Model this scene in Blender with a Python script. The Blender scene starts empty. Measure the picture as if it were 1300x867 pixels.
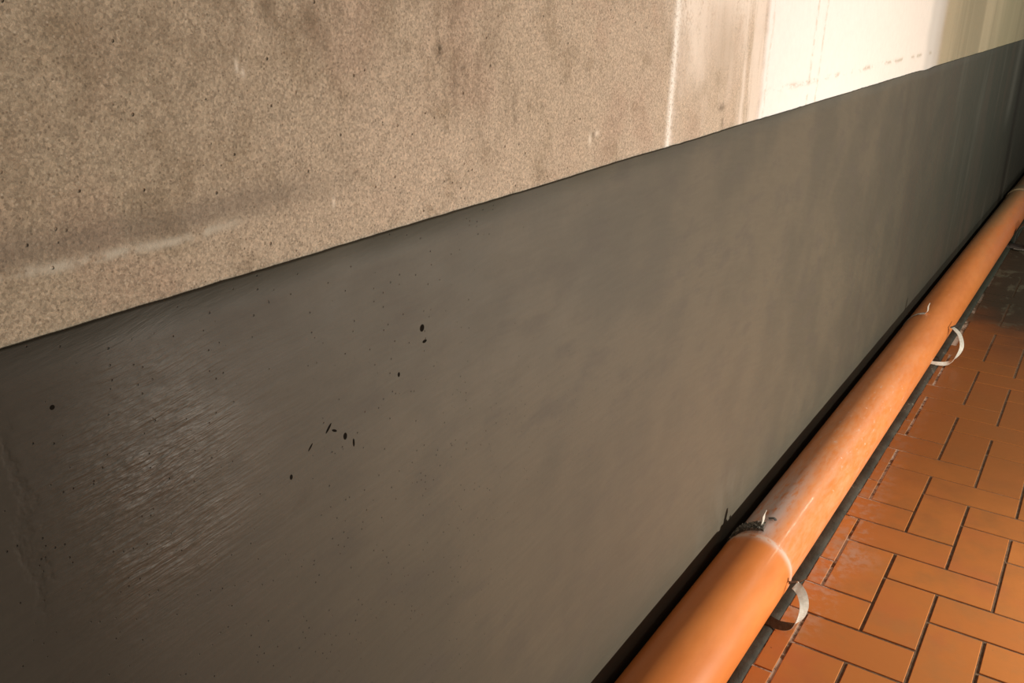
import bpy, bmesh, math, random
from mathutils import Matrix, Vector
random.seed(7)
sc = bpy.context.scene
col = sc.collection

# ------------------------------------------------------------------ camera
CR = ((0.8304892567316093, -0.2071796633167516, 0.5170727043282566),
      (0.557009851944283, 0.30011498949221815, -0.7743842831043859),
      (0.005255405825163151, 0.9311324181823137, 0.3646433881473372))
cd = bpy.data.cameras.new('camera')
cam = bpy.data.objects.new('camera', cd); col.objects.link(cam)
M = Matrix(CR).to_4x4(); M.translation = Vector((0.26519337, -2.13085699, 1.39739192))
cam.matrix_world = M
cd.sensor_width = 36.0
cd.lens = 1133.41273 * 36.0 / 1300.0
cd.clip_start = 0.02; cd.clip_end = 60
sc.camera = cam

# ------------------------------------------------------------------ light
w = bpy.data.worlds.new('world'); sc.world = w; w.use_nodes = True
bg = w.node_tree.nodes['Background']
bg.inputs[0].default_value = (1.0, 0.91, 0.78, 1); bg.inputs[1].default_value = 0.12

def point_lamp(name, loc, power, colour, radius):
    ld = bpy.data.lights.new(name, 'POINT'); ld.energy = power; ld.color = colour; ld.shadow_soft_size = radius
    o = bpy.data.objects.new(name, ld); col.objects.link(o); o.location = loc
    return o
point_lamp('low_work_light', (1.72, 0.18, 0.585), 212, (1.0, 0.955, 0.835), 0.018)
td = bpy.data.lights.new('ceiling_tube', 'AREA'); td.shape = 'RECTANGLE'; td.size = 1.15; td.size_y = 0.022
td.energy = 24; td.color = (1.0, 0.92, 0.78)
to = bpy.data.objects.new('ceiling_tube', td); col.objects.link(to)
to.matrix_world = Matrix.Translation((1.40, 3.05, 1.78)) @ Matrix.Rotation(math.radians(42), 4, 'Y') @ Matrix.Rotation(math.radians(90), 4, 'Z')

vs = sc.view_settings
vs.view_transform = 'Standard'; vs.look = 'None'; vs.gamma = 1.0; vs.use_curve_mapping = False
vs.exposure = 0.0

YAW = 0.009968960        # wall and pipe run very slightly out of line with the tiles
TILEYAW = 0.00278
XW = -0.355              # face of the grey coating

# ------------------------------------------------------------------ node helper
class S:
    """wraps a node socket so that masks can be written as sums and products"""
    nt = None
    def __init__(s, sock): s.s = sock
    @staticmethod
    def m(op, *a, clamp=False):
        n = S.nt.nodes.new('ShaderNodeMath'); n.operation = op; n.use_clamp = clamp
        for i, v in enumerate(a):
            if isinstance(v, S): S.nt.links.new(v.s, n.inputs[i])
            else: n.inputs[i].default_value = float(v)
        return S(n.outputs[0])
    def __add__(s, o): return S.m('ADD', s, o)
    __radd__ = __add__
    def __sub__(s, o): return S.m('SUBTRACT', s, o)
    def __rsub__(s, o): return S.m('SUBTRACT', o, s)
    def __mul__(s, o): return S.m('MULTIPLY', s, o)
    __rmul__ = __mul__
    def __truediv__(s, o): return S.m('DIVIDE', s, o)
def sstep(x, a, b, lo=0.0, hi=1.0):
    n = S.nt.nodes.new('ShaderNodeMapRange'); n.interpolation_type = 'SMOOTHSTEP'
    S.nt.links.new(x.s, n.inputs[0])
    if a > b: a, b, lo, hi = b, a, hi, lo
    for i, v in enumerate((a, b, lo, hi)): n.inputs[1+i].default_value = v
    return S(n.outputs[0])
def box(x, a, b, s): return sstep(x, a-s, a+s)*sstep(x, b+s, b-s)
def gauss(x, c, wd):
    d = (x-c)/wd
    return S.m('POWER', 2.718, d*d*-1.0)
def blob(y, z, cy, cz, wy, wz):
    a = (y-cy)/wy; b = (z-cz)/wz
    return S.m('POWER', 2.718, (a*a+b*b)*-1.0)
def comb(x, y, z):
    n = S.nt.nodes.new('ShaderNodeCombineXYZ')
    for i, v in enumerate((x, y, z)):
        if isinstance(v, S): S.nt.links.new(v.s, n.inputs[i])
        else: n.inputs[i].default_value = v
    return n.outputs[0]
def coords(kind='Object'):
    t = S.nt.nodes.new('ShaderNodeTexCoord'); sp = S.nt.nodes.new('ShaderNodeSeparateXYZ')
    S.nt.links.new(t.outputs[kind], sp.inputs[0])
    return [S(sp.outputs[i]) for i in range(3)]
def world_coords():
    t = S.nt.nodes.new('ShaderNodeNewGeometry'); sp = S.nt.nodes.new('ShaderNodeSeparateXYZ')
    S.nt.links.new(t.outputs['Position'], sp.inputs[0])
    return [S(sp.outputs[i]) for i in range(3)]
def noise(x, y, z, scale=1.0, detail=3.0, rough=0.55, dist=0.0):
    n = S.nt.nodes.new('ShaderNodeTexNoise'); S.nt.links.new(comb(x, y, z), n.inputs['Vector'])
    n.inputs['Scale'].default_value = scale; n.inputs['Detail'].default_value = detail
    n.inputs['Roughness'].default_value = rough; n.inputs['Distortion'].default_value = dist
    return S(n.outputs[0])
def voro(x, y, z, scale, feature='F1', out='Distance'):
    n = S.nt.nodes.new('ShaderNodeTexVoronoi'); n.feature = feature; S.nt.links.new(comb(x, y, z), n.inputs['Vector'])
    n.inputs['Scale'].default_value = scale
    return S(n.outputs[out])
def vcol(x, y, z, scale):
    n = S.nt.nodes.new('ShaderNodeTexVoronoi'); S.nt.links.new(comb(x, y, z), n.inputs['Vector'])
    n.inputs['Scale'].default_value = scale
    sp = S.nt.nodes.new('ShaderNodeSeparateColor'); S.nt.links.new(n.outputs['Color'], sp.inputs[0])
    return S(n.outputs['Distance']), S(sp.outputs[0]), S(sp.outputs[1])
def rgb(c):
    n = S.nt.nodes.new('ShaderNodeRGB'); n.outputs[0].default_value = (*c, 1); return S(n.outputs[0])
def mix(a, b, f):
    n = S.nt.nodes.new('ShaderNodeMix'); n.data_type = 'RGBA'; n.clamp_factor = True
    if isinstance(f, S): S.nt.links.new(f.s, n.inputs[0])
    else: n.inputs[0].default_value = f
    for i, v in ((6, a), (7, b)):
        if isinstance(v, S): S.nt.links.new(v.s, n.inputs[i])
        else: n.inputs[i].default_value = (*v, 1)
    return S(n.outputs[2])
def scale_rgb(c, f):
    n = S.nt.nodes.new('ShaderNodeVectorMath'); n.operation = 'SCALE'
    S.nt.links.new(c.s, n.inputs[0]); S.nt.links.new(f.s, n.inputs[3]); return S(n.outputs[0])
def mat(name):
    m = bpy.data.materials.new(name); m.use_nodes = True; S.nt = m.node_tree
    return m, m.node_tree.nodes['Principled BSDF']
def put(p, colour=None, rough=None, bump=None, dist=0.001, spec=None, strength=1.0, coat=None):
    L = S.nt.links.new
    for key, v in (('Base Color', colour), ('Roughness', rough), ('Specular IOR Level', spec), ('Coat Weight', coat)):
        if v is None: continue
        if isinstance(v, S): L(v.s, p.inputs[key])
        else: p.inputs[key].default_value = (*v, 1) if isinstance(v, tuple) else v
    if bump is not None:
        b = S.nt.nodes.new('ShaderNodeBump'); b.inputs['Strength'].default_value = strength
        b.inputs['Distance'].default_value = dist
        L(bump.s, b.inputs['Height']); L(b.outputs[0], p.inputs['Normal'])

# ------------------------------------------------------------------ materials
def concrete_material():
    m, p = mat('bare_concrete')
    x, y, z = coords()
    d, r1, r2 = vcol(x, y, z, 330)          # grains of 3 mm
    d2, r3, r4 = vcol(x, y, z, 130)
    big = noise(x, y, z, 3.2, 4, .6); mid = noise(x, y, z, 14, 4, .6); fine = noise(x, y, z, 260, 3, .7)
    c = mix((.425, .352, .260), (.600, .490, .385), sstep(big, .38, .62)*.30 + sstep(y, -1.95, -1.3)*.70)  # colour brightens along y, carrying part of the light's gradient
    c = mix(c, (.52, .425, .335), sstep(y, -1.15, -.8)*.75)
    c = mix(c, (.27, .205, .135), sstep(mid, .50, .72)*.5)
    c = mix(c, (.44, .315, .24), sstep(noise(x, y, z+7, 6, 3, .6), .48, .66)*.4)
    d5, r5, r6 = vcol(x, y, z, 520)
    grain = .64 + r1*.34 + r5*.36 + (fine-.5)*.5
    c = scale_rgb(c, grain)
    # pale flecks of aggregate and dark pores
    c = mix(c, (.72, .62, .50), sstep(r3, .955, .975)*sstep(d2, .27, .10)*.8)
    c = mix(c, (.12, .09, .06), sstep(r4, .94, .97)*sstep(d2, .24, .10)*.7)
    c = mix(c, (.15, .115, .08), sstep(r2, .88, .91)*sstep(d, .45, .2)*.6)
    c = mix(c, (.72, .62, .5), sstep(r2, .11, .08)*sstep(d, .45, .2)*.5)
    # brown dirt drifting down near the top left
    dn = noise(x, y*1.0, z*.55, 22, 5, .65)
    for cy, cz, wy, wz, s in ((-1.52, 1.385, .16, .045, .65), (-1.33, 1.36, .06, .05, .5), (-1.72, 1.30, .07, .07, .5),
                              (-1.60, 1.24, .12, .025, .35), (-1.24, 1.29, .05, .10, .35), (-1.9, 1.34, .10, .2, .35)):
        c = mix(c, (.17, .125, .08), blob(y, z, cy, cz, wy, wz)*sstep(dn, .42, .66)*s)
    for cy, cz, wy, wz, s in ((-1.326, 1.338, .005, .009, .8), (-1.262, 1.405, .008, .012, .6), (-.975, 1.205, .006, .006, .5), (-.48, 1.17, .004, .011, .7),
                              (-.49, 1.198, .018, .006, .8), (-1.30, 1.30, .007, .02, .4), (-1.18, 1.26, .006, .02, .35), (-1.283, 1.315, .005, .006, .5)):
        c = mix(c, (.075, .055, .035), blob(y, z, cy, cz, wy, wz)*sstep(noise(x, y, z, 160, 3, .6), .3, .55)*s)
    # white fleck strokes
    for cy, cz, wy, wz in ((-1.603, 1.337, .002, .006), (-1.597, 1.331, .002, .004), (-.985, 1.199, .004, .008), (-.965, 1.206, .006, .004), (-1.50, 1.20, .002, .005)):
        c = mix(c, (.9, .8, .68), blob(y, z, cy, cz, wy, wz)*.8)
    # board-mark line: pale ridge with a grey bruise above it
    jz = z - 1.203 - (noise(x, y, z*0, 9, 3, .6)-.5)*.012
    jn = sstep(noise(x, y, z, 30, 4, .6), .40, .56)
    c = mix(c, (.66, .60, .50), gauss(jz, 0, .0042)*box(y, -1.86, -1.62, .04)*jn*.95)
    c = mix(c, (.20, .165, .135), gauss(jz, .016, .014)*box(y, -2.3, -1.52, .1)*.5)
    # white drip running down the wall
    q = y + .714 + (z-1.27)*-.035 + (noise(x, y*0, z, 5, 3, .6)-.5)*.012
    wn = noise(x, y, z, 150, 4, .7)
    drip = S.m('MAXIMUM', gauss(q, 0, .0105)*sstep(wn+(noise(x, y, z, 420, 2, .6)-.5)*.6, .36, .52), gauss(q, .002, .004)*.75)
    halo = gauss(q, .012, .019)*sstep(noise(x, y, z, 40, 4, .7), .36, .66)
    c = mix(c, (.75, .66, .60), halo*.55)
    # pale wash between drip and painted field, and its streaks
    sn = noise(x, y*1.0, z*.12, 26, 4, .6)
    cl = noise(x, y, z*.7, 9, 5, .65)
    wash = box(y, -.69, -.30, .03)*sstep(z+(cl-.5)*.5, 1.20, 1.38)
    c = mix(c, (.80, .70, .62), wash*sstep(sn+wn*.4, .42, .80)*.9)
    for cy, cz, wy, wz, k in ((-.66, 1.375, .06, .045, 1.0), (-.56, 1.41, .14, .035, 1.0), (-.63, 1.31, .03, .05, .7), (-.42, 1.40, .06, .05, .8), (-.60, 1.26, .03, .025, .35)):
        c = mix(c, (.90, .82, .74), blob(y, z, cy, cz, wy, wz)*sstep(cl+(wn-.5)*.5, .28, .48)*k)
    c = mix(c, (.36, .29, .21), blob(y, z, -.50, 1.30, .07, .07)*sstep(cl, .35, .6)*.5)
    c = mix(c, (.66, .56, .46), box(y, -.70, -.25, .03)*.15)
    c = mix(c, (.82, .735, .66), box(y, -.41, -.27, .018)*sstep(sn, .36, .58)*.75)
    # limewashed field
    yy = y + (noise(x, y*.2, z, 7, 3, .6)-.5)*.05
    field = sstep(yy, -.305, -.262)*sstep(yy, 1.52, 1.42)
    white = mix((.92, .880, .870), (.88, .825, .775), sstep(y, -.1, 1.3))
    white = scale_rgb(white, .95+(noise(x, y, z, 60, 3, .6)-.5)*.12)
    c = mix(c, white, field)
    c = mix(c, (.60, .575, .545), box(yy, 1.33, 1.58, .05)*.8)
    c = mix(c, (.98, .95, .9), drip*.95)
    # thin drips in the field
    for cy, s in ((.035, .55), (.105, .55), (-.255, .35), (-.36, .2)):
        q2 = y - cy - (z-1.26)*.05 + (noise(x, y*0+cy*9, z, 12, 3, .6)-.5)*.012
        c = mix(c, (.50, .42, .31), gauss(q2, 0, .0065)*sstep(noise(x, y, z, 55, 4, .7), .40, .60)*s)
    # the board-mark line shows through as dirty dashes
    jn2 = sstep(noise(x, y, z*2, 12, 4, .75), .47, .62)
    c = mix(c, (.42, .37, .28), gauss(z-1.207-(noise(x, y, z*0, 5, 2, .5)-.5)*.01, 0, .0055)*box(y, -.26, 1.45, .05)*jn2*.62)
    # beyond the field: damp olive concrete
    olive = mix((.44, .375, .26), (.31, .27, .185), sstep(noise(x, y, z*.1, 3.0, 4, .6), .4, .62))
    olive = scale_rgb(olive, .8+fine*.4)
    c = mix(c, olive, sstep(yy, 1.50, 1.66))
    c = mix(c, (.30, .275, .18), sstep(y, 2.5, 3.4)*.6)
    b = r1*.4 + fine*.8 - sstep(r4, .94, .97)*sstep(d2, .24, .10)*1.5
    b = b*(1.0 - field*.6)
    put(p, c, .93, b, .0009, .18)
    return m

def coating_material():
    m, p = mat('grey_coating')
    x, y, z = coords()
    big = noise(x, y, z, 4.0, 4, .55); mid = noise(x, y, z*2.0, 9, 4, .6); fine = noise(x, y, z, 190, 3, .6)
    c = mix((.101, .090, .068), (.125, .108, .079), sstep(big, .36, .64))
    c = mix(c, (.100, .087, .070), sstep(mid, .50, .68)*.6)
    c = mix(c, (.170, .130, .092), blob(y, z, -.55, .35, .55, .35)*.5)
    # brushed arcs: long along the wall, tight across it, bending gently
    zz = z + (y+1.5)*(y+1.5)*.10 - (y+1.5)*.12
    yb = y*1.0
    st = noise(x, yb*14, zz*150+noise(x, y, z, 6, 2, .5)*5.0, 1.0, 3, .6)
    st2 = noise(x, yb*40, zz*330+noise(x, y, z, 5, 2, .5)*5.0, 1.0, 2, .6)
    lump = noise(x, y*75, zz*240, 1.0, 2, .6)
    zone = blob(y, z, -1.745, .985, .10, .13)*sstep(y+(noise(x, y*0, z, 18, 4, .7)-.5)*.06, -1.868, -1.845)
    zone2 = blob(y, z, -1.55, .96, .45, .30)
    patchy = sstep(noise(x, y*2.0, z*3.0, 6, 3, .6), .40, .62)
    edge = gauss(y + 1.856 + (noise(x, y, z, 20, 4, .6)-.5)*.09, 0, .005)*box(z, .93, 1.09, .02)
    c = mix(c, (.075, .062, .056), edge*.40*sstep(noise(x, y, z, 30, 3, .6), .40, .6))
    c = mix(c, (.038, .032, .028), sstep(y, -1.72, -1.86)*.65)
    c = mix(c, (.062, .054, .043), sstep(y, -1.35, -1.78)*.8)  # coating dimmed toward the left in its colour, for light falloff
    c = scale_rgb(c, .95+(st-.5)*.22*1.0+(fine-.5)*.14)
    # pin holes
    d, r1, r2 = vcol(x, y, z, 130)
    pin = sstep(r1, .86, .88)*sstep(d, .16, .07)*sstep(r2, .1, .5)*box(y, -2.4, -.9, .5)
    c = mix(c, (.03, .026, .022), pin*.75)
    # the short dark scratches
    scr = None
    for cy, cz, wy, wz, k in ((-1.534, .963, .0045, .0022, .9), (-1.526, .957, .0035, .0016, -.5), (-1.511, .944, .0028, .0042, .0), (-1.499, .931, .0016, .005, 0),
                              (-1.561, .952, .0035, .0016, .9), (-1.376, 1.029, .004, .0045, 0), (-1.372, 1.011, .004, .002, 0), (-1.815, 1.098, .002, .002, 0),
                              (-1.42, .985, .002, .003, 0), (-1.59, .93, .002, .003, 0)):
        g = blob(y, z-(y-cy)*k, cy, cz, wy, wz)
        scr = g if scr is None else S.m('MAXIMUM', scr, g)
    c = mix(c, (.012, .010, .008), sstep(scr, .30, .42)*.97)
    c = mix(c, (.075, .062, .045), blob(y, z-(y+1.585)*.25, -1.585, .898, .035, .010)*sstep(noise(x, y, z, 60, 3, .6), .35, .6)*.7)
    c = mix(c, (.085, .07, .055), blob(y, z-(y+1.66)*.1, -1.66, .83, .06, .018)*sstep(noise(x, y, z, 50, 3, .6), .4, .65)*.6)
    # damp streaks down the corridor; far end also darkened to offset the tube light
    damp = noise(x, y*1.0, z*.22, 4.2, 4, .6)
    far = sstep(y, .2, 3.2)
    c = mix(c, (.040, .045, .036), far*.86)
    c = mix(c, (.075, .064, .050), sstep(damp, .50, .66)*sstep(y, .35, 1.2)*.5)
    c = mix(c, (.12, .118, .098), sstep(noise(x, y*1.0, z*.12, 6.5, 3, .6), .56, .72)*sstep(y, .1, 1.0)*.30)
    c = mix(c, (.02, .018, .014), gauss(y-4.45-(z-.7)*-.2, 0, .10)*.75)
    c = mix(c, (.15, .15, .13), gauss(y-4.05, 0, .10)*sstep(z, .6, .8)*.5)
    c = mix(c, (.21, .185, .15), blob(y, z, -.25, .22, .22, .10)*sstep(noise(x, y*1.0, z*.4, 14, 4, .6), .45, .65)*.25)
    # glossy, ridged where it was laid on thick
    b = st*(.10+zone*patchy*1.2+zone*1.0+zone2*.16) + st2*(.06+zone*.8) + lump*zone*.9 + fine*.05 - pin*.6 - edge*.3
    rough = .62 - zone*.14 - zone*patchy*.10 + (mid-.5)*.16
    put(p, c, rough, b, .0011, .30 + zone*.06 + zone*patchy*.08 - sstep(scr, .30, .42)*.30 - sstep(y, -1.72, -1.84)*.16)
    return m

def pipe_material():
    m, p = mat('orange_pvc')
    x, y, z = coords()
    n1 = noise(x*3, y, z*3, 5, 4, .6); n2 = noise(x*6, y*1.2, z*6, 14, 4, .7); fine = noise(x, y, z, 220, 3, .6)
    c = mix((.76, .228, .050), (.84, .270, .065), sstep(n1, .35, .65))
    # lime dust along the section beyond the joint
    dust = sstep(y, -.285, -.24)*sstep(y, 2.2, .1)
    c = mix(c, (.76, .40, .24), dust*sstep(n2, .28, .72)*.55)
    near_joint = sstep(y, -.27, -.235)*sstep(y, .30, -.20)*sstep(x+(n2-.5)*.04, .040, -.005)
    c = mix(c, (.72, .60, .58), near_joint*sstep(n2, .28, .58)*.85)
    # dried line left by the strap
    ring = gauss(y+.268-sstep(x, .0, .09)*.004+(noise(x, y*0, z, 14, 3, .6)-.5)*.014, 0, .014)*sstep(noise(x, y, z, 40, 4, .7), .33, .52)
    c = mix(c, (.83, .68, .60), ring*.72)
    c = mix(c, (.88, .7, .58), sstep(vcol(x, y, z, 42)[1], .955, .97)*sstep(voro(x, y, z, 42), .17, .07)*.65)
    c = mix(c, (.72, .52, .42), sstep(noise(x*10, y*3.0, z*10, 9, 4, .7), .58, .72)*box(y, .2, 1.0, .15)*.7)
    # dirt and green-brown film far along
    far = sstep(y, 1.6, 4.0)
    c = mix(c, (.60, .30, .12), far*sstep(noise(x*6, y, z*6, 3.5, 4, .6), .3, .65)*.5)
    c = mix(c, (.60, .16, .07), sstep(x, .03, .07)*sstep(y, 2.4, 3.4)*.5)
    c = mix(c, (.30, .24, .16), box(y, 4.72, 4.95, .02)*.75)
    c = mix(c, (.34, .27, .15), sstep(y, 2.6, 4.2)*sstep(x, .05, -.04)*.65)
    put(p, c, .42 + (n2-.5)*.25, fine*.15+n2*.3, .0004, .4, coat=.11)
    p.inputs['Coat Roughness'].default_value = .05
    return m

def tile_material():
    m, p = mat('clay_tile')
    x, y, z = world_coords()
    oi = S.nt.nodes.new('ShaderNodeObjectInfo'); rnd = S(oi.outputs['Random'])
    n1 = noise(x, y, z+rnd*9, 9, 4, .6); n2 = noise(x, y, z, 45, 4, .6); fine = noise(x, y, z, 300, 2, .6)
    c = mix((.53, .176, .043), (.61, .215, .050), rnd)
    c = mix(c, (.46, .19, .060), sstep(n1, .45, .70)*.6)
    c = mix(c, (.52, .15, .055), sstep(noise(x, y, z+3, 5, 3, .6), .5, .7)*.45)
    d, r1, r2 = vcol(x, y, z*0, 26)
    c = mix(c, (.08, .03, .015), sstep(r1, .95, .97)*sstep(d, .06, .03)*.8)
    # lime bloom beside the pipe
    edge = sstep(x+(n1-.5)*.12, -.055, -.12)
    bloom = edge*sstep(n2+(n1-.5)*.6, .40, .66)*(box(y, -.34, 1.9, .08))
    c = mix(c, (.56, .42, .34), bloom*.42)
    c = mix(c, (.58, .40, .32), blob(x, y, -.085, .05, .05, .05)*sstep(n2, .35, .6)*.5)
    # mould and slime where the corridor stays wet, darkened further against the tube light
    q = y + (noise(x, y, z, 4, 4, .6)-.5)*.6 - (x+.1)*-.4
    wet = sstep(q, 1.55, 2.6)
    c = mix(c, (.235, .080, .017), sstep(y+(n1-.5)*.5, -.2, .9)*.8)  # mid-floor dimming with distance, light falloff painted into the tile colour
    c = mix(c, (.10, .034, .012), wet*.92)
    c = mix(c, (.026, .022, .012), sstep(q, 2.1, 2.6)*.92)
    c = mix(c, (.095, .09, .06), sstep(q, 2.1, 2.5)*sstep(noise(x, y*.6, z, 7, 4, .65, .6), .53, .62)*.7)
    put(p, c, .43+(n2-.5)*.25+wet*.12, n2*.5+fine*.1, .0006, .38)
    return m

def mortar_material():
    m, p = mat('tile_mortar')
    x, y, z = world_coords()
    n = noise(x, y, z, 60, 5, .7); n1 = noise(x, y, z, 7, 3, .6)
    c = mix((.14, .075, .042), (.21, .14, .09), sstep(n, .35, .7))
    c = mix(c, (.60, .50, .42), sstep(x+(n1-.5)*.10, -.075, -.125)*sstep(n1+(n-.5)*.7, .40, .56)*.85)
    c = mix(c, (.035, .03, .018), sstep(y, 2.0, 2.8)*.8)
    put(p, c, .9, n, .0015, .2)
    return m

def strip_material():
    m, p = mat('dark_mortar')
    x, y, z = coords()
    n = noise(x, y, z, 55, 5, .7); n1 = noise(x, y, z, 9, 3, .6)
    c = mix((.034, .031, .023), (.066, .061, .048), sstep(n1, .35, .65))
    c = mix(c, (.022, .02, .014), sstep(n, .52, .7)*.8)
    c = mix(c, (.30, .27, .22), sstep(n+(n1-.5)*.6, .66, .72)*.6)
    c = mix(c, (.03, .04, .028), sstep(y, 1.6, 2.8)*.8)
    put(p, c, .75, n+n1, .003, .3)
    return m

def strap_material(name, a, b, rough=.45, metal=.0):
    m, p = mat(name)
    x, y, z = world_coords()
    n = noise(x, y, z, 90, 4, .6)
    put(p, mix(a, b, sstep(n, .35, .65)), rough, n, .0006, .5)
    p.inputs['Metallic'].default_value = metal
    return m

def residue_material():
    m, p = mat('dried_sealant')
    x, y, z = world_coords()
    n = noise(x, y, z, 110, 5, .7)
    put(p, mix((.10, .09, .075), (.42, .37, .32), sstep(n, .42, .66)), .8, n, .002, .2)
    return m

M_conc = concrete_material(); M_coat = coating_material(); M_pipe = pipe_material()
M_tile = tile_material(); M_mort = mortar_material(); M_strip = strip_material()
M_strap = strap_material('pale_strap', (.62, .59, .52), (.74, .71, .64))
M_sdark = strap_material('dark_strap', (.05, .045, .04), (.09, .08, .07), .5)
M_res = residue_material()

# ------------------------------------------------------------------ builders
def link(name, bm, material, parent=None, smooth=True, yaw=True):
    me = bpy.data.meshes.new(name); bm.to_mesh(me); bm.free()
    for pl in me.polygons: pl.use_smooth = smooth
    me.materials.append(material)
    o = bpy.data.objects.new(name, me); col.objects.link(o)
    if parent: o.parent = parent
    elif yaw: o.rotation_euler.z = -YAW
    return o
def wl(p):                       # world point -> wall frame
    x, y, z = p; c, s = math.cos(YAW), math.sin(YAW)
    return Vector((c*x - s*y, s*x + c*y, z))
def fbm(*a): 
    from mathutils import noise as N
    return N.noise(Vector(a))
def box_bm(bm, x0, x1, y0, y1, z0, z1):
    v = [bm.verts.new((x, y, z)) for z in (z0, z1) for y in (y0, y1) for x in (x0, x1)]
    for f in ((0, 2, 3, 1), (4, 5, 7, 6), (0, 1, 5, 4), (2, 6, 7, 3), (0, 4, 6, 2), (1, 3, 7, 5)):
        bm.faces.new([v[i] for i in f])
    return v

# ------------------------------------------------------------------ wall
Y0, Y1 = -3.6, 9.0
ZTOP = 1.153
bm = bmesh.new(); box_bm(bm, XW-.25, XW-.004, Y0, Y1, -.05, 2.5)
wall = link('wall_left', bm, M_conc, smooth=False); wall['kind'] = 'structure'

# coating: a skim with a gently uneven face and a slightly ragged upper edge
bm = bmesh.new()
ys = []
y = Y0
while y < Y1:
    ys.append(y); y += .012 if -2.1 < y < 2.2 else .05
ys.append(Y1)
nz = 40
front = []
for y in ys:
    zt = ZTOP + .0014*fbm(y*4, 3.1, 0) + .0010*fbm(y*35, 9.0, 2)
    if 1.28 < y < 1.50: zt -= .003*math.sin((y-1.28)/.22*math.pi)
    row = []
    for k in range(nz+1):
        z = -.04 + (zt+.04)*(k/nz)
        dx = .0012*fbm(y*3.2, z*4.5, 5.0) + .0006*fbm(y*11, z*12, 1.0)
        row.append(bm.verts.new((XW+dx, y, z)))
    lip = bm.verts.new((XW-.0012, y, zt+.0012))
    row.append(lip); row.append(bm.verts.new((XW-.0055, y, zt+.0012)))
    front.append(row)
for a, b in zip(front, front[1:]):
    for k in range(len(a)-1):
        bm.faces.new((a[k], b[k], b[k+1], a[k+1]))
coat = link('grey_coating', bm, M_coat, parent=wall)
coat['label'] = 'dark grey trowelled waterproof coating on the lower wall'

# ------------------------------------------------------------------ floor
FX0 = -.1668
floor_bm = bmesh.new(); box_bm(floor_bm, -.62, 2.6, -3.2, 9.0, -.12, -.0024)
floor = link('floor', floor_bm, M_mort, smooth=False, yaw=False); floor['kind'] = 'structure'

U = .125; JX, JY = .0085, .0062
def tile_mesh(x0, x1, y0, y1, dz, tx, ty):
    bm = bmesh.new(); b = .0010
    cx, cy = (x0+x1)/2, (y0+y1)/2
    def ring(ins, z): return [bm.verts.new((x-cx, y-cy, z + (x-cx)*tx + (y-cy)*ty)) for x, y in
                              ((x0+ins, y0+ins), (x1-ins, y0+ins), (x1-ins, y1-ins), (x0+ins, y1-ins))]
    r0, r1, r2 = ring(0, -.012), ring(0, dz-b), ring(b, dz)
    for a, c in ((r0, r1), (r1, r2)):
        for i in range(4): bm.faces.new((a[i], a[(i+1) % 4], c[(i+1) % 4], c[i]))
    bm.faces.new(r2)
    return bm, (cx, cy, 0)
def rot2(x, y):
    c, s = math.cos(TILEYAW), math.sin(TILEYAW); return c*x - s*y, s*x + c*y
count = 0
tiles = []
SX = .9972
for j in range(-14, 46):
    for i in range(-3, 21):
        t = (i + j) % 4
        if t == 0: r = (i, i+2, j, j+1)
        elif t == 2: r = (i, i+1, j, j+2)
        else: continue
        x0, x1, y0, y1 = r[0]*U*SX + JX/2, r[1]*U*SX - JX/2, r[2]*U + JY/2, r[3]*U - JY/2
        ym = (y0+y1)/2
        cut = FX0 + (YAW+TILEYAW)*ym + .002
        if x1 < cut + .012: continue
        tiles.append((max(x0, cut), x1, y0, y1))
tiles.sort(key=lambda t: (max(0, t[2]-.2)*.45)**2 + (min(0, t[2]+.3)*1.6)**2 + max(0, t[0]+.1)**2)
for k, (x0, x1, y0, y1) in enumerate(tiles[:298]):
    j = lambda s: random.uniform(-s, s)
    bm, c = tile_mesh(x0+j(.0006), x1+j(.0006), y0+j(.0005), y1+j(.0005), j(.0005), j(.002), j(.002))
    o = link('tile', bm, M_tile, parent=floor, smooth=False)
    o.location = (*rot2(c[0], c[1]), 0); o.rotation_euler.z = TILEYAW

rest = bmesh.new()
for x0, x1, y0, y1 in tiles[298:]:
    cx, cy = rot2((x0+x1)/2, (y0+y1)/2)
    hx, hy = (x1-x0)/2, (y1-y0)/2
    box_bm(rest, cx-hx, cx+hx, cy-hy, cy+hy, -.012, random.uniform(-.0004, .0004))
rest = link('tile_paving', rest, M_tile, parent=floor, smooth=False); rest['kind'] = 'stuff'

# ------------------------------------------------------------------ dark mortar strip beside the pipe
bm = bmesh.new(); rows = []
n = 700
for k in range(n+1):
    y = -3.0 + 10.5*k/n
    e = .0016*fbm(y*9, 0, 4) + .0014*fbm(y*40, 0, 8)
    hgt = .006 + .0015*fbm(y*7, 2, 2)
    prof = ((-.27, -.003), (-.27, .002), (-.235, .003), (-.205, .004), (-.190, hgt), (-.178+e*.5, hgt*1.05), (-.170+e, hgt*.6), (-.1665+e, -.001), (-.1660+e, -.006))
    rows.append([bm.verts.new((px, y, pz + (.0008*fbm(y*60, px*90, 3) if pz > 0 else 0))) for px, pz in prof])
for a, b in zip(rows, rows[1:]):
    for k in range(len(a)-1): bm.faces.new((a[k], a[k+1], b[k+1], b[k]))
strip = link('trim_1', bm, M_strip); strip['kind'] = 'structure'

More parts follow.
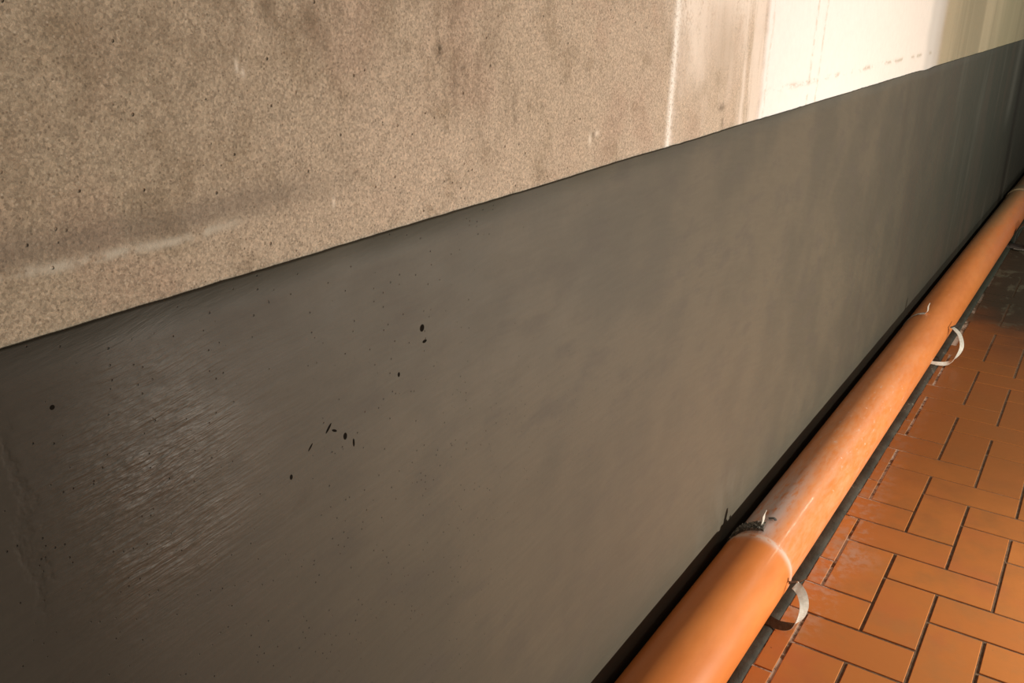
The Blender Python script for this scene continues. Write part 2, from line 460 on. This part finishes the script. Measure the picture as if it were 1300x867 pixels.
# ------------------------------------------------------------------ orange pipe
PX, PZ, PR = -.2538, .0872, .0866
root = bpy.data.objects.new('drain_pipe', None); col.objects.link(root)
root.location = (PX, 0, 0); root.rotation_euler.z = -YAW
root['label'] = 'long orange plastic drain pipe lying along the foot of the grey wall'
root['category'] = 'pipe'
def tube(name, prof, parent=root, seg=96, material=M_pipe):
    """prof: list of (y, radius) along the axis, inner return included"""
    bm = bmesh.new(); rings = []
    for y, r in prof:
        rings.append([bm.verts.new((r*math.cos(a), y, PZ + .0006 + r*math.sin(a))) for a in (2*math.pi*k/seg for k in range(seg))])
    for a, b in zip(rings, rings[1:]):
        for k in range(seg): bm.faces.new((a[k], b[k], b[(k+1) % seg], a[(k+1) % seg]))
    return link(name, bm, material, parent=parent)
R1, R2 = PR, PR-.0032
JOINT = -.255
prof = [(-3.0, R1-.0045), (-3.0, R1-.0005), (-2.0, R1-.0003), (-1.0, R1), (JOINT-.045, R1+.0006), (JOINT-.03, R1+.0012), (JOINT-.012, R1+.0012), (JOINT-.005, R1+.0006), (JOINT-.001, R1-.001), (JOINT, R1-.0028), (JOINT-.001, R1-.0045), (JOINT-.05, R1-.0045)]
tube('near_section', prof)
prof = [(JOINT-.05, R2-.0005)] + [(JOINT-.05+k*.2, R2+.0004) for k in range(1, 26)] + [(4.90, R2)]
tube('middle_section', prof)
tube('far_section', [(4.76, R2-.001), (4.76, R1+.002), (4.775, R1+.0045), (4.80, R1+.0045), (4.83, R1+.001), (4.95, R1+.001), (4.97, R2), (8.6, R2), (8.6, R2-.005)])

# ------------------------------------------------------------------ straps
def ribbon(name, pts, width_dir, width, thick, material, parent, taper=None, inner=None, crumple=0):
    """flat band swept through world points; width_dir per point or one vector"""
    # smooth the path
    P = [Vector(p) for p in pts]
    Wd = [Vector(v) for v in width_dir] if isinstance(width_dir[0], (tuple, list, Vector)) else [Vector(width_dir)]*len(P)
    out = []; wo = []; ts = []
    n = len(P)
    for i in range(n-1):
        p0, p1, p2, p3 = P[max(i-1, 0)], P[i], P[i+1], P[min(i+2, n-1)]
        for k in range(6):
            t = k/6
            out.append(.5*((2*p1)+(p2-p0)*t+(2*p0-5*p1+4*p2-p3)*t*t+(-p0+3*p1-3*p2+p3)*t**3))
            wo.append(Wd[i].lerp(Wd[i+1], t)); ts.append((i+t)/(n-1))
    out.append(P[-1]); wo.append(Wd[-1]); ts.append(1)
    bm = bmesh.new(); rings = []
    for i, q in enumerate(out):
        T = (out[min(i+1, len(out)-1)] - out[max(i-1, 0)]).normalized()
        W = (wo[i] - T*wo[i].dot(T)).normalized(); N = T.cross(W)
        h = (width if taper is None else width*taper(ts[i]))/2
        if crumple:
            q = q + N*crumple*fbm(i*.37, 2, 1); h *= 1+.35*fbm(i*.5, 7, 3)
        rings.append([bm.verts.new(q+W*a+N*b) for a, b in ((-h, -thick/2), (h, -thick/2), (h, thick/2), (-h, thick/2))])
    for a, b in zip(rings, rings[1:]):
        for k in range(4):
            f = bm.faces.new((a[k], a[(k+1) % 4], b[(k+1) % 4], b[k]))
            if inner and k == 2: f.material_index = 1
    bm.faces.new(rings[0][::-1]); bm.faces.new(rings[-1])
    bmesh.ops.recalc_face_normals(bm, faces=bm.faces[:])
    o = link(name, bm, material, parent=parent, smooth=False)
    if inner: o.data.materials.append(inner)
    return o
def strap_root(label, y):
    r = bpy.data.objects.new('pipe_strap', None); col.objects.link(r)
    r.rotation_euler.z = -YAW; r['label'] = label; r['category'] = 'strap'; r['group'] = 'straps round the orange pipe'
    return r
def on_pipe(ang, y, off=.001, R=PR):
    a = math.radians(ang); return (PX+(R+off)*math.cos(a), y, PZ+.0006+(R+off)*math.sin(a))
def arc_pts(a0, a1, y0, y1, n, R=PR, off=.0012):
    return [on_pipe(a0+(a1-a0)*k/n, y0+(y1-y0)*k/n, off, R) for k in range(n+1)]
def widths(pts): return [(0, 1, 0)]*len(pts)

# strap at the near joint
s1 = strap_root('bent pale metal strap at the near pipe joint, its free end curling over the tiles', -.25)
pts = arc_pts(94, 250, -.216, -.235, 26, R2, .0050)
b1 = ribbon('band', pts, widths(pts), .024, .0035, M_res, s1, crumple=.005)
pts = arc_pts(90, 165, -.236, -.240, 18, R2, .0040)
ribbon('sealant_bead', pts, widths(pts), .009, .005, M_res, s1, crumple=.004)
b1['label'] = 'dark crumpled band caked with old sealant on the wall side'
tl = [on_pipe(99, -.2177, .001, R2), (-.2655, -.2147, .1876), (-.2662, -.2107, .1989), (-.2628, -.2076, .2121)]
ribbon('tail', tl, [(0, 1, 0)]*4, .017, .0012, M_strap, s1, taper=lambda t: 1.0 if t < .7 else 1.0-(t-.7)*1.6)
bt = [on_pipe(95, -.183, .006, R2), on_pipe(88, -.176, .006, R2), on_pipe(84, -.178, .0035, R2)]
ribbon('buckle', bt, [(0, 1, 0)]*3, .008, .0018, M_sdark, s1)['label'] = 'small dark buckle tongue'
lp = [on_pipe(-62, -.352, .003), (-.1885, -.350, .012), (-.1600, -.351, .009), (-.1350, -.345, .014), (-.1190, -.331, .032), (-.1160, -.318, .058), (-.1250, -.308, .080), (-.1370, -.303, .092), (-.1480, -.301, .097)]
lw = [(0, 1, .6), (0, 1, .7), (.1, 1, .6), (.3, 1, .4), (.5, 1, .0), (.75, .8, -.1), (.95, .5, 0), (1, .35, 0), (1, .3, 0)]
ribbon('loop', lp, lw, .023, .0012, M_strap, s1, inner=M_sdark)  # dark inner faces stand in for the shade inside the loop
ft = [(-.1640, -.296, .094), (-.1480, -.290, .099), (-.1370, -.286, .104), (-.1260, -.281, .114)]
ribbon('tail', ft, [(.2, 1, 0)]*4, .014, .0012, M_sdark, s1, taper=lambda t: 1.0-.55*t)
bm = bmesh.new(); bmesh.ops.create_uvsphere(bm, u_segments=12, v_segments=6, radius=.0026)
o = link('rivet', bm, M_strap, parent=s1); o.location = (-.1440, -.293, .1015)

# strap farther along
s2 = strap_root('pale grey metal strap farther down the pipe, its loop standing out over the tiles', 1.7)
pts = arc_pts(97, 250, 1.705, 1.66, 16, R2, .0014)
ribbon('band', pts, widths(pts), .018, .0012, M_strap, s2)
tl = [on_pipe(97, 1.703, .001, R2), (-.2570, 1.704, .1829), (-.2580, 1.7075, .2018), (-.2546, 1.7125, .2160)]
ribbon('tail', tl, [(.1, 1, 0)]*4, .016, .0012, M_strap, s2, taper=lambda t: 1.0 if t < .7 else 1.0-(t-.7)*1.6)
lp = [on_pipe(-62, 1.58, .003), (-.1690, 1.588, .010), (-.1380, 1.606, .012), (-.1130, 1.624, .036), (-.1020, 1.655, .075), (-.1200, 1.700, .104), (-.1420, 1.722, .118), (-.1570, 1.735, .122)]
lw = [(0, 1, .6), (0, 1, .7), (.1, 1, .7), (.4, 1, .3), (.8, .8, 0), (1, .6, 0), (1, .4, 0), (1, .3, 0)]
ribbon('loop', lp, lw, .017, .0012, M_strap, s2)
ft = [(-.1640, 1.742, .118), (-.1500, 1.765, .122), (-.1400, 1.80, .126)]
ribbon('tail', ft, [(1, .2, 0)]*3, .012, .0012, M_sdark, s2)

# strap at the edge of the picture
s3 = strap_root('black strap loop against the farthest stretch of pipe, cut by the right edge', 3.9)
lp = [(-.1580, 3.84, .030), (-.1540, 3.84, .085), (-.1400, 3.84, .126), (-.1130, 3.84, .134), (-.0860, 3.83, .110), (-.0760, 3.82, .060), (-.0860, 3.81, .020), (-.1180, 3.80, .007), on_pipe(-62, 3.80, .003)]
ribbon('loop', lp, [(0, 1, 0)]*9, .11, .002, M_sdark, s3)
lp = [(-.1500, 3.73, .009), (-.1150, 3.735, .007), (-.0900, 3.75, .007), (-.0500, 3.80, .009)]
ribbon('tail', lp, [(.3, 1, 0)]*4, .016, .0015, M_res, s3)
